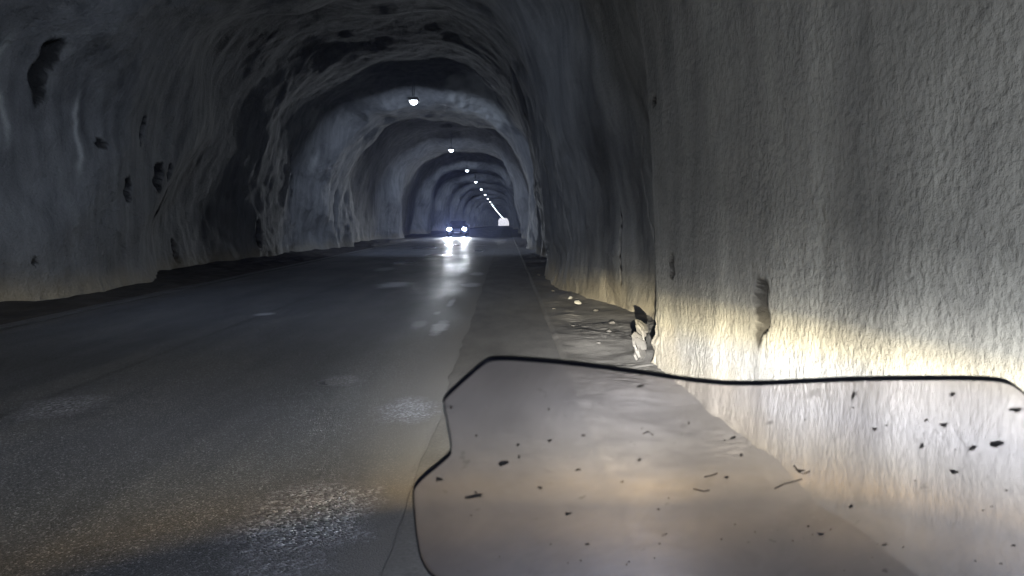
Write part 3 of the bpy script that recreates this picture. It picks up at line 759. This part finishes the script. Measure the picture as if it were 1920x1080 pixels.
for i in range(no):
    a, b = poly[i], poly[(i + 1) % no]
    m = ((a[0] + b[0]) / 2, (a[1] + b[1]) / 2)
    pale = m[0] < i0[0] + .002 and i0[1] + .004 < m[1] < i1[1] - .002
    tgt = bm2 if pale else bm
    e = .0009
    vsq = [tgt.verts.new(s3(*a, -e)), tgt.verts.new(s3(*b, -e)), tgt.verts.new(s3(*b, TH + e)), tgt.verts.new(s3(*a, TH + e))]
    tgt.faces.new(vsq)
for q, mt in ((bm, M_EDGE), (bm2, M_EDGE_PALE)):
    bmesh.ops.remove_doubles(q, verts=q.verts, dist=1e-6)
    o = obj('edge', q, mt, ws, True)
    # give the rim a body of its own
    sm = o.modifiers.new('rim', 'SOLIDIFY'); sm.thickness = .0012; sm.offset = 0
# dirt: dried splashes stuck on the outer face
rnd = random.Random(5)
SP = [(890, 930, 26, 7), (945, 868, 14, 10), (1500, 882, 16, 6), (1595, 948, 9, 9), (1600, 740, 6, 18), (1825, 838, 10, 9), (1868, 830, 15, 10), (1768, 795, 10, 9), (1640, 803, 8, 5), (1375, 820, 8, 6), (1905, 768, 14, 9), (1200, 723, 9, 5), (1198, 862, 6, 6), (1012, 914, 7, 6), (1065, 962, 10, 7), (822, 898, 9, 8), (1788, 884, 11, 8), (1728, 835, 8, 8), (1785, 740, 8, 6), (1030, 826, 5, 7), (845, 762, 5, 5), (1085, 880, 9, 6), (1390, 853, 6, 6), (1362, 894, 7, 6), (1540, 1000, 12, 8), (1660, 1020, 9, 7), (1100, 1020, 8, 6)]
for k in range(45): SP.append((rnd.uniform(880, 1900), rnd.uniform(745, 1070), rnd.uniform(2, 5), rnd.uniform(2, 5)))
for px, py, rx, ry in SP:
    u, z = from_px(px, py); bm = bmesh.new(); nn = 9
    k = .7 / F
    ring_ = []
    for a in range(nn):
        q = rnd.uniform(.35, 1.1) * .85; th = a * 6.283 / nn
        ring_.append((u + rx * k * q * math.cos(th), z + ry * k * q * math.sin(th) * 1.05))
    top = [bm.verts.new(s3(*p, -.0004)) for p in ring_]; cc = bm.verts.new(s3(u, z, -.0012))
    for a in range(nn): bm.faces.new((top[a], top[(a + 1) % nn], cc))
    obj('mud_speck', bm, M_SPECK, ws)
for path in ([(1452, 915), (1470, 906), (1490, 901), (1503, 897)], [(1488, 872), (1497, 884), (1508, 887), (1518, 882)], [(1300, 915), (1318, 920), (1330, 918)], [(1205, 812), (1215, 808), (1224, 814)], [(1320, 893), (1335, 890), (1345, 886)]):
    obj('fibre', tube([s3(*from_px(*p), -.0008) for p in path], .0007, 6), M_SPECK, ws)
for s in (-1, 1):
    for zz_ in (1.035, 1.065):
        bm = bmesh.new(); bmesh.ops.create_cone(bm, cap_ends=True, segments=12, radius1=.008, radius2=.008, depth=.012)
        bmesh.ops.rotate(bm, matrix=Matrix.Rotation(R(60), 3, 'X'), verts=bm.verts); bmesh.ops.translate(bm, vec=s3(s * .10, zz_, -.002), verts=bm.verts)
        obj('screw', bm, M_METAL, ws)

# ------------------------------------------------------------------ blue haze added to imitate lens veil and lamp glow
HAZE = 0.00045
if HAZE:
    bm = bmesh.new(); bmesh.ops.create_cube(bm, size=1)
    bmesh.ops.scale(bm, vec=(3200, 7600, 220), verts=bm.verts); bmesh.ops.translate(bm, vec=(0, 550, 90), verts=bm.verts)
    m = bpy.data.materials.new('veil_haze'); m.use_nodes = True; n = m.node_tree.nodes; n.clear()
    o_ = n.new('ShaderNodeOutputMaterial'); v_ = n.new('ShaderNodeVolumePrincipled')
    v_.inputs['Density'].default_value = HAZE; v_.inputs['Color'].default_value = (.40, .48, 1.0, 1); v_.inputs['Anisotropy'].default_value = .75
    m.node_tree.links.new(v_.outputs[0], o_.inputs['Volume'])
    tag(obj('haze', bm, m), kind='stuff')
    cy.volume_bounces = 0
